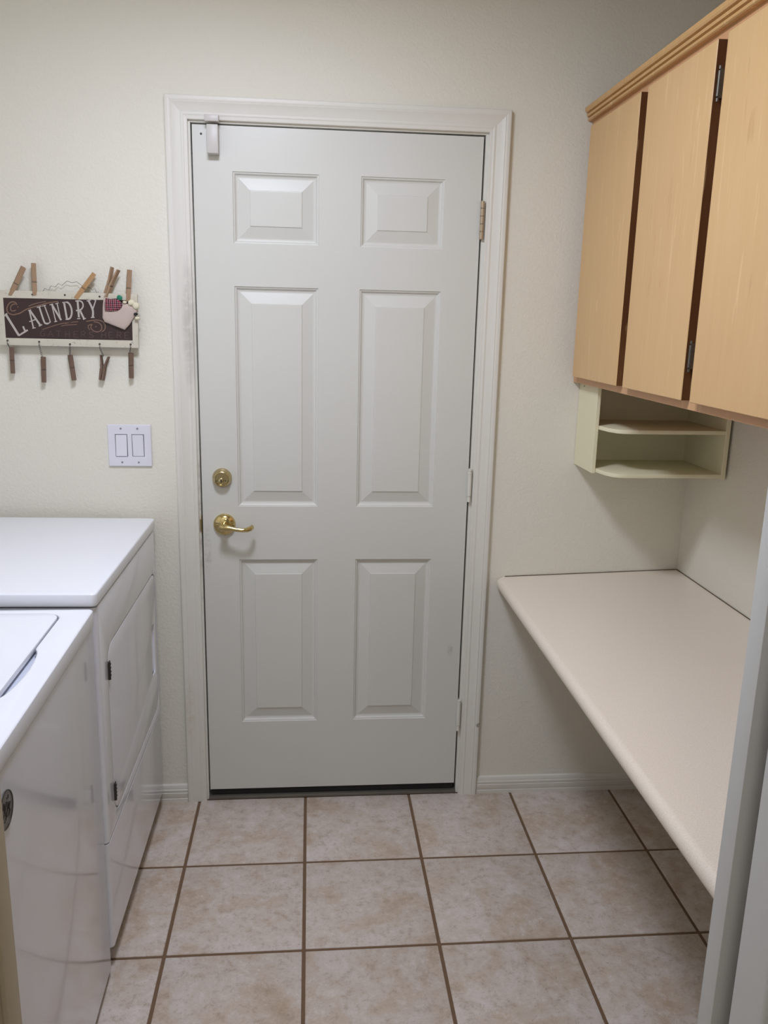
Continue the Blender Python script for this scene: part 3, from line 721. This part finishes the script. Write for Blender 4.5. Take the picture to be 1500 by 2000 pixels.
pin('pin_dark', (-0.190, 1.377), (-0.188, 1.448), PB, 0.35, 'dark clothespin hanging at the far right under the sign', GB, 0, 0.072)

# cloth pouch ornament
po = thing('cloth_pouch', 'small beige cloth pouch with plaid trim clipped to the right end of the sign', 'pouch', (-0.20, -0.036, 1.56))
def puffy(name, outline, y, puff, mat, wav=0.0):
    bm = bmesh.new(); n = len(outline); cx = sum(p[0] for p in outline) / n; cz = sum(p[1] for p in outline) / n
    prev = None; rnd = random.Random(3)
    for s_, top in ((1, None),):
        rings = []
        for t_ in (1.0, 0.97, 0.85, 0.6, 0.3):
            rings.append([bm.verts.new((cx + (p[0] - cx) * t_, y - puff * math.sqrt(max(0, 1 - t_ ** 4)) - wav * rnd.random(), cz + (p[1] - cz) * t_)) for p in outline])
        back = [bm.verts.new((p[0], y + 0.0015, p[1])) for p in outline]
        rings = [back] + rings
        for a_, b_ in zip(rings[:-1], rings[1:]):
            for k in range(n): bm.faces.new((a_[k], a_[(k + 1) % n], b_[(k + 1) % n], b_[k]))
        bm.faces.new(rings[-1]); bm.faces.new(back[::-1])
    bmesh.ops.recalc_face_normals(bm, faces=bm.faces)
    me = bpy.data.meshes.new(name); bm.to_mesh(me); bm.free(); smooth(me, 60)
    return link(name, me, mat)
pp = [puffy('pouch_body', SIGN_POUCH, -0.0325, 0.006, M['linen']), puffy('plaid_trim', SIGN_PLAID, -0.0365, 0.006, M['plaid'], 0.003)]
def blob(name, c_, rx, rz, ry, mat, seed=1):
    bm = bmesh.new(); bmesh.ops.create_icosphere(bm, subdivisions=2, radius=1.0); r = random.Random(seed)
    for v in bm.verts:
        k = 1 + 0.25 * (r.random() - 0.5); v.co = Vector((c_[0] + v.co.x * rx * k, c_[1] + v.co.y * ry * k, c_[2] + v.co.z * rz * k))
    me = bpy.data.meshes.new(name); bm.to_mesh(me); bm.free(); smooth(me, 80); return link(name, me, M[mat])
B_ = SIGN_BITS
pp.append(MB().lathe([(0.0075, 0.0), (0.0075, 0.002), (0.006, 0.003), (0.0001, 0.003)], (B_[0][0], -0.033, B_[0][1]), seg=20).done('green_button', M['green']))
pp += [blob('cotton_stuffing', (B_[3][0], -0.036, B_[3][1]), 0.010, 0.0085, 0.006, 'cotton', 1), blob('cotton_stuffing', (B_[4][0], -0.036, B_[4][1]), 0.010, 0.010, 0.006, 'cotton', 2),
       blob('cotton_stuffing', (B_[2][0], -0.036, B_[2][1]), 0.006, 0.004, 0.004, 'cotton', 3), blob('pearl_button', (B_[6][0], -0.036, B_[6][1]), 0.0075, 0.0045, 0.004, 'cotton', 4),
       blob('dark_button', (B_[5][0], -0.038, B_[5][1]), 0.006, 0.0045, 0.004, 'black', 5)]
into(po, *pp)

# ================================================================== DRYER (against the back wall, its front faces +X)
def Rz(loc, ang): return Matrix.Translation(loc) @ Matrix.Rotation(ang, 4, 'Z')
dr = thing('dryer', 'white clothes dryer standing against the back wall beside the door', 'dryer', (-0.48, -0.385, 0))
FX = -0.1460; Dy0, Dy1 = -0.722, -0.036
def front_plate(name, outl, depth, mat, bev): return plate(name, outl, 'X', FX - depth, FX, mat, bev=bev)
P = []
# cabinet body with rounded vertical front corners
R_ = 0.012
def arc(cx, cy, a0, a1, n=6): return [(cx + R_ * math.cos(a0 + (a1 - a0) * k / n), cy + R_ * math.sin(a0 + (a1 - a0) * k / n)) for k in range(n + 1)]
body_o = [(-0.845, Dy0)] + arc(FX - R_, Dy0 + R_, -PI / 2, 0) + [(FX - 0.006, Dy0 + 0.0124), (FX - 0.006, Dy1 - 0.0124)] + arc(FX - R_, Dy1 - R_, 0, PI / 2) + [(-0.845, Dy1)]
bm_ = MB().poly(body_o, 'Z', 0.3455, 0.9295).poly(body_o, 'Z', 0.060, 0.3410).box(-0.83, FX - 0.010, Dy0 + 0.008, Dy1 - 0.008, 0.3400, 0.3465)
P.append(bm_.done('body', M['enamel'], sm=50))
# lid (top panel) overhanging
P.append(plate('top_panel', [rrect(-0.850, -0.1440, Dy0 - 0.006, Dy1 + 0.008, 0.012)], 'Z', 0.9335, 0.9640, M['enamel_top'], bev=0.0045))
P.append(MB().box(-0.83, FX - 0.010, Dy0 + 0.012, Dy1 - 0.012, 0.928, 0.9345).done('top_seam', M['seam'], sm=0))
# front panel (upper) with door opening, kick panel below a seam
dpo = rrect(-0.646, -0.050, 0.372, 0.808, 0.045)
P.append(plate('front_panel', [rrect(Dy0 + 0.0126, Dy1 - 0.0126, 0.3455, 0.9300, 0.001), dpo], 'X', FX - 0.0045, FX, M['enamel'], bev=0.0014))
P.append(plate('kick_panel', [rrect(Dy0 + 0.0126, Dy1 - 0.0126, 0.061, 0.3410, 0.001)], 'X', FX - 0.0045, FX, M['enamel'], bev=0.0006))
# door, with a recessed grip at its far side
gr = rrect(-0.134, -0.090, 0.500, 0.655, 0.012)
dd = plate('dryer_door', [rrect(-0.6425, -0.0535, 0.3755, 0.8045, 0.042), gr], 'X', FX - 0.0042, FX - 0.0002, M['enamel'], bev=0.0015)
P.append(dd)
MB().box(FX - 0.024, FX - 0.020, -0.140, -0.084, 0.495, 0.660).box(FX - 0.024, FX - 0.003, -0.137, -0.1345, 0.495, 0.66).box(FX - 0.024, FX - 0.003, -0.0895, -0.087, 0.495, 0.66).done('grip_recess', M['enamel'], dd, 0)
for zc in (0.748, 0.434):
    hg = MB()
    hg.box(FX - 0.003, FX + 0.0020, -0.650, -0.632, zc - 0.021, zc + 0.021, 0.0008, 1)
    hg.cyl((FX + 0.002, -0.644, zc), 0.0032, 0.044, 'Z', 12)
    for k in (-0.014, -0.0047, 0.0047, 0.014): hg.cyl((FX + 0.0030, -0.6375, zc + k), 0.0022, 0.003, 'X', 10)
    P.append(hg.done('door_hinge', M['dark_metal']))
for x in (-0.79, -0.21):
    for y in (-0.66, -0.10): P.append(MB().cyl((x, y, 0.028), 0.018, 0.056, 'Z', 16).done('foot', M['seam']))
# control console at the rear
P.append(plate('control_console', [[(-0.885, 0.962), (-0.79, 0.962), (-0.805, 1.075), (-0.835, 1.095), (-0.885, 1.095)]], 'Y', Dy0, Dy1, M['enamel_top'], bev=0.004))
for y in (-0.60, -0.38, -0.15): P.append(MB().lathe([(0.024, 0.0), (0.022, 0.018), (0.0001, 0.019)], (-0.797, y, 1.02), 'X', 24).done('control_knob', M['grey_plastic']))
into(dr, *P)
dr.rotation_euler = (0, math.radians(0.4), 0); dr.location.z = 0.0026

# ================================================================== WASHER (nearer, slightly turned)
wa = thing('washer', 'white top-loading washer at the left edge, nearest the viewer', 'washer', (0, 0, 0))
FW = -0.002            # local front face x ; local y runs 0 (far end) .. -0.69 (near end)
T = []
T.append(plate('body', [rrect(-0.70, -0.004, -0.686, -0.002, 0.008)], 'Z', 0.022, 0.890, M['enamel'], bev=0.002))
T.append(MB().box(-0.68, -0.014, -0.675, -0.012, 0.888, 0.8985).done('top_seam', M['seam'], sm=0))
# top deck with lid opening and finger scoop
lid = rrect(-0.470, -0.060, -0.650, -0.026, 0.030, 6)
hole = rrect(-0.4735, -0.0570, -0.6535, -0.0225, 0.033, 6)
# widen the opening at the finger scoop on the front side
bx, by0, by1, bd = -0.0570, -0.430, -0.215, 0.0165
new = []
for i, p in enumerate(hole):
    new.append(p)
    q = hole[(i + 1) % len(hole)]
    if abs(p[0] - bx) < 1e-6 and abs(q[0] - bx) < 1e-6 and abs(p[1] - q[1]) > 0.3:
        for k in range(0, 17):
            t_ = k / 16; y_ = (by0 + (by1 - by0) * t_) if p[1] < q[1] else (by1 + (by0 - by1) * t_)
            new.append((bx + bd * math.sin(PI * t_) ** 0.6, y_))
T.append(plate('top_deck', [rrect(-0.705, 0.0030, -0.690, 0.0, 0.012), new], 'Z', 0.8975, 0.9350, M['enamel_top'], bev=0.0045))
T.append(MB().box(-0.60, -0.020, -0.670, -0.012, 0.893, 0.9165).done('deck_well', M['well'], sm=0))
T.append(plate('washer_lid', [lid], 'Z', 0.9230, 0.9362, M['enamel_top'], bev=0.003))
T.append(plate('front_panel', [rrect(-0.684, -0.003, 0.024, 0.8925, 0.006)], 'X', FW - 0.006, FW + 0.0015, M['enamel'], bev=0.0025))
bd_ = MB().lathe([(0.0300, 0.0), (0.0300, 0.0033), (0.0285, 0.0041), (0.0001, 0.0041)], (FW, -0.589, 0.8300), 'X', 48).done('badge', M['badge'])
T.append(bd_)
rg = MB().tube([(FW + 0.0041, -0.589 + 0.0290 * math.cos(2 * PI * k / 48), 0.8300 + 0.0290 * math.sin(2 * PI * k / 48)) for k in range(49)], 0.0009, 6).done('badge_rim', M['dark_metal'], bd_)
def script(pts, w=0.0022):
    return [(FW + 0.0043, -0.589 + a_ * 0.8, 0.8300 + b_ * 0.8) for a_, b_ in pts]
m = MB()
for pts in ([(-.020, .010), (-.012, .020), (-.008, .012), (-.014, -.004), (-.006, .004), (.002, .016)], [(-.022, -.006), (-.010, .002), (-.004, -.010), (.004, -.002), (.010, .010), (.012, -.004), (.020, .006)],
            [(-.014, -.018), (-.002, -.012), (.010, -.016), (.018, -.008)], [(.004, .022), (.010, .018), (.014, .024)]):
    m.tube(script(pts), 0.0011, 6)
m.done('badge_script', M['dark_metal'], bd_)
for x in (-0.64, -0.06):
    for y in (-0.63, -0.06): T.append(MB().cyl((x, y, 0.0125), 0.018, 0.025, 'Z', 16).done('foot', M['seam']))
T.append(plate('control_console', [[(-0.735, 0.934), (-0.64, 0.934), (-0.655, 1.05), (-0.685, 1.07), (-0.735, 1.07)]], 'Y', -0.690, 0.0, M['enamel_top'], bev=0.004))
for y in (-0.55, -0.34, -0.12): T.append(MB().lathe([(0.024, 0.0), (0.022, 0.018), (0.0001, 0.019)], (-0.647, y, 0.995), 'X', 24).done('control_knob', M['grey_plastic']))
for o in T: o.parent = wa
wa.matrix_world = Rz((-0.1490, -0.7400, 0.0003), math.radians(1.4)) @ Matrix.Rotation(math.radians(0.4), 4, 'Y')

# ================================================================== COUNTER
TILT = math.atan((0.788 - 0.766) / (1.516 - 0.93))
ct = thing('laundry_counter', 'beige laminate folding counter with rounded front edge along the right wall', 'counter', (XR, 0, 0.788))
cx0 = -0.600; th_ = 0.040; r = 0.0195
pr = [(0.0 - 0.001, 0.0), (0.0 - 0.001, -0.020), (cx0 + 0.030, -0.020), (cx0 + 0.030, -th_)]
for k in range(0, 13):
    a_ = -PI / 2 - PI * k / 12
    pr.append((cx0 + 0.0195 + r * math.cos(a_), -th_ / 2 + (th_ / 2) * math.sin(a_)))
bmc = bmesh.new(); secs = []
for y_, sh_ in ((-1.556, 0), (-0.020, 0), (-0.010, 0.0015), (-0.005, 0.0045), (-0.0015, 0.010)):   # eased far front corner
    secs.append([bmc.verts.new((x + (sh_ if x < cx0 + 0.029 else 0), y_, z)) for x, z in pr])
for a_, b_ in zip(secs[:-1], secs[1:]):
    for k in range(len(pr)): bmc.faces.new((a_[k], a_[(k + 1) % len(pr)], b_[(k + 1) % len(pr)], b_[k]))
bmc.faces.new(secs[0]); bmc.faces.new(secs[-1][::-1]); bmesh.ops.recalc_face_normals(bmc, faces=bmc.faces)
me = bpy.data.meshes.new('countertop'); bmc.to_mesh(me); bmc.free(); smooth(me, 50)
top = link('countertop', me, M['laminate'])
ck = MB().box(cx0 + 0.03, -0.001, -0.0035, -0.0002, -0.001, 0.0020, 0.0006, 1).box(-0.0035, -0.0003, -1.555, -0.001, -0.001, 0.0020, 0.0006, 1).done('caulk_line', M['caulk'], sm=0)
cl = MB().box(cx0 + 0.10, -0.020, -0.020, -0.0015, -0.058, -0.0205).box(-0.0215, -0.003, -1.555, -0.0215, -0.058, -0.0205).done('support_cleat', M['cream'], sm=0)
for o in (top, ck, cl): o.parent = ct
ct.matrix_world = Matrix.Translation((XR, 0, 0.788)) @ Matrix.Rotation(-TILT, 4, 'Y')

# ================================================================== WALL CABINETS
CZ0, CZ1 = 1.387, 2.128
CF = 1.1235                  # face frame front
def cabinet(name, ya, yb, label, doors, seam):
    """ya > yb ; runs along the right wall"""
    t = thing(name, label, 'cabinet', (1.32, (ya + yb) / 2, CZ0), 'wall cabinets over the counter')
    m = MB()
    m.box(CF + 0.019, XR - 0.001, ya - 0.014, ya, CZ0, CZ1).box(CF + 0.019, XR - 0.001, yb, yb + 0.014, CZ0, CZ1)
    m.box(CF + 0.019, XR - 0.001, yb + 0.014, ya - 0.014, CZ0 + 0.012, CZ0 + 0.026).box(CF + 0.019, XR - 0.001, yb + 0.014, ya - 0.014, CZ1 - 0.014, CZ1)
    m.box(XR - 0.008, XR - 0.001, yb + 0.014, ya - 0.014, CZ0 + 0.026, CZ1 - 0.014)
    parts = [m.done('carcass', M['maple_frame'], sm=0)]
    inner = []
    parts.append(plate('face_frame', [[(yb, CZ0), (ya, CZ0), (ya, CZ1), (yb, CZ1)]] + [[(q + 0.02, CZ0 + 0.05), (p - 0.02, CZ0 + 0.05), (p - 0.02, CZ1 - 0.05), (q + 0.02, CZ1 - 0.05)] for p, q, _ in doors], 'X', CF, CF + 0.019, M['maple_frame'], sm=0))
    for p, q, hs in doors:
        d = MB().box(1.1045, CF - 0.0005, q, p, 1.4060, 2.0985, 0.0012, 1).done('cabinet_door', M['maple'])
        # dark brown vertical edge bands with the finger-pull bevel
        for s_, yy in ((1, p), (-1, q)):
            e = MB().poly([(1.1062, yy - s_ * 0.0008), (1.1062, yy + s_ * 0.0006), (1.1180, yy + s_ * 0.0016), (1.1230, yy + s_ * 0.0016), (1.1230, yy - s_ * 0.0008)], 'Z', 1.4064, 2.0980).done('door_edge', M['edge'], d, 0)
            e['label'] = 'dark brown edge'
        yy = p + 0.006 if hs > 0 else q - 0.006
        for zc in (2.018, 1.498):
            h = MB().cyl((1.1125, yy, zc), 0.0036, 0.046, 'Z', 14).box(1.1125, 1.1232, yy - 0.004, yy + 0.004, zc - 0.026, zc + 0.026).cyl((1.1125, yy, zc + 0.029), 0.0028, 0.006, 'Z', 10).cyl((1.1125, yy, zc - 0.029), 0.0028, 0.006, 'Z', 10)
            h.done('hinge', M['steel'], d)
        parts.append(d)
    into(t, *parts)
    return t
cabinet('wall_cabinet', -0.0015, -0.8165, 'maple wall cabinet in the corner with two plain doors', [(-0.046, -0.4045, 1), (-0.449, -0.785, 0.0)], True)
cabinet('wall_cabinet', -0.8175, -1.5545, 'maple wall cabinet nearest the doorway at the right picture edge', [(-0.826, -1.170, 1), (-1.205, -1.535, 0.0)], True)
# crown moulding
cp = [(CF, 2.1195), (1.1115, 2.1195), (1.1085, 2.1215), (1.1085, 2.1270), (1.1135, 2.1285), (1.1135, 2.1300), (1.1060, 2.1315), (1.1050, 2.1375), (1.1100, 2.1390), (1.1100, 2.1405), (1.1020, 2.1420), (1.0995, 2.1460), (1.0990, 2.1545), (1.1005, 2.1560), (CF + 0.01, 2.1560), (CF + 0.01, 2.1290), (CF, 2.1285)]
cm = MB().poly(cp, 'Y', -1.5545, -0.0015).done('crown_moulding', M['maple_mould'], sm=25)
tag(cm, 'stepped maple moulding running along the top of the wall cabinets', 'moulding')

# ================================================================== CREAM SHELF UNIT UNDER THE CABINET
sh = thing('wall_shelf', 'small cream open shelf unit fixed in the corner under the wall cabinet', 'shelf', (1.33, -0.1, 1.137))
def shelf_outline(x0, x1): 
    return [(x0, -0.006), (x1, -0.006), (x1, -0.2500), (1.215, -0.2560), (1.196, -0.2540), (1.180, -0.2420), (1.166, -0.2150), (x0, -0.1600)]
Q = [plate('shelf_board', [shelf_outline(1.1560, 1.4955)], 'Z', 1.1375, 1.1485, M['cream'], bev=0.001),
     plate('shelf_board', [shelf_outline(1.1560, 1.4955)], 'Z', 1.2625, 1.2735, M['cream'], bev=0.001),
     MB().box(1.1445, 1.1560, -0.1640, -0.0010, 1.1345, 1.3865, 0.001, 1).done('side_panel', M['cream']),
     MB().box(1.4955, 1.5080, -0.2520, -0.0010, 1.1345, 1.3865, 0.001, 1).done('side_panel', M['cream']),
     MB().box(1.1560, 1.4955, -0.0060, -0.0010, 1.1400, 1.3865).done('back_panel', M['cream'], sm=0)]
for z in (1.378,): Q.append(MB().cyl((1.1443, -0.045, z), 0.0022, 0.0012, 'X', 10).done('screw', M['dark_metal']))
into(sh, *Q)

# ================================================================== CEILING LIGHTS
def ceiling_light(x, y, label):
    t = thing('ceiling_light', label, 'ceiling light', (x, y, CEIL))
    a_ = MB().lathe([(0.165, 0.0), (0.165, -0.022), (0.150, -0.030), (0.0001, -0.030)], (x, y, CEIL), 'Z', 40).done('light_base', M['steel'])
    b_ = MB().lathe([(0.150, -0.030), (0.148, -0.060), (0.125, -0.090), (0.080, -0.112), (0.0001, -0.120)], (x, y, CEIL), 'Z', 40).done('glass_dome', M['dome'])
    into(t, a_, b_)
ceiling_light(0.12, -1.05, 'round dome ceiling light of the laundry room')
ceiling_light(0.35, -3.1, 'added round dome fixture for the unseen hall fill light behind the viewer')  # added out of view, to go with the hall fill light
tag(strike := stp, 'brass strike plate in the left jamb beside the lever handle', 'strike plate')

bpy.context.view_layer.update()
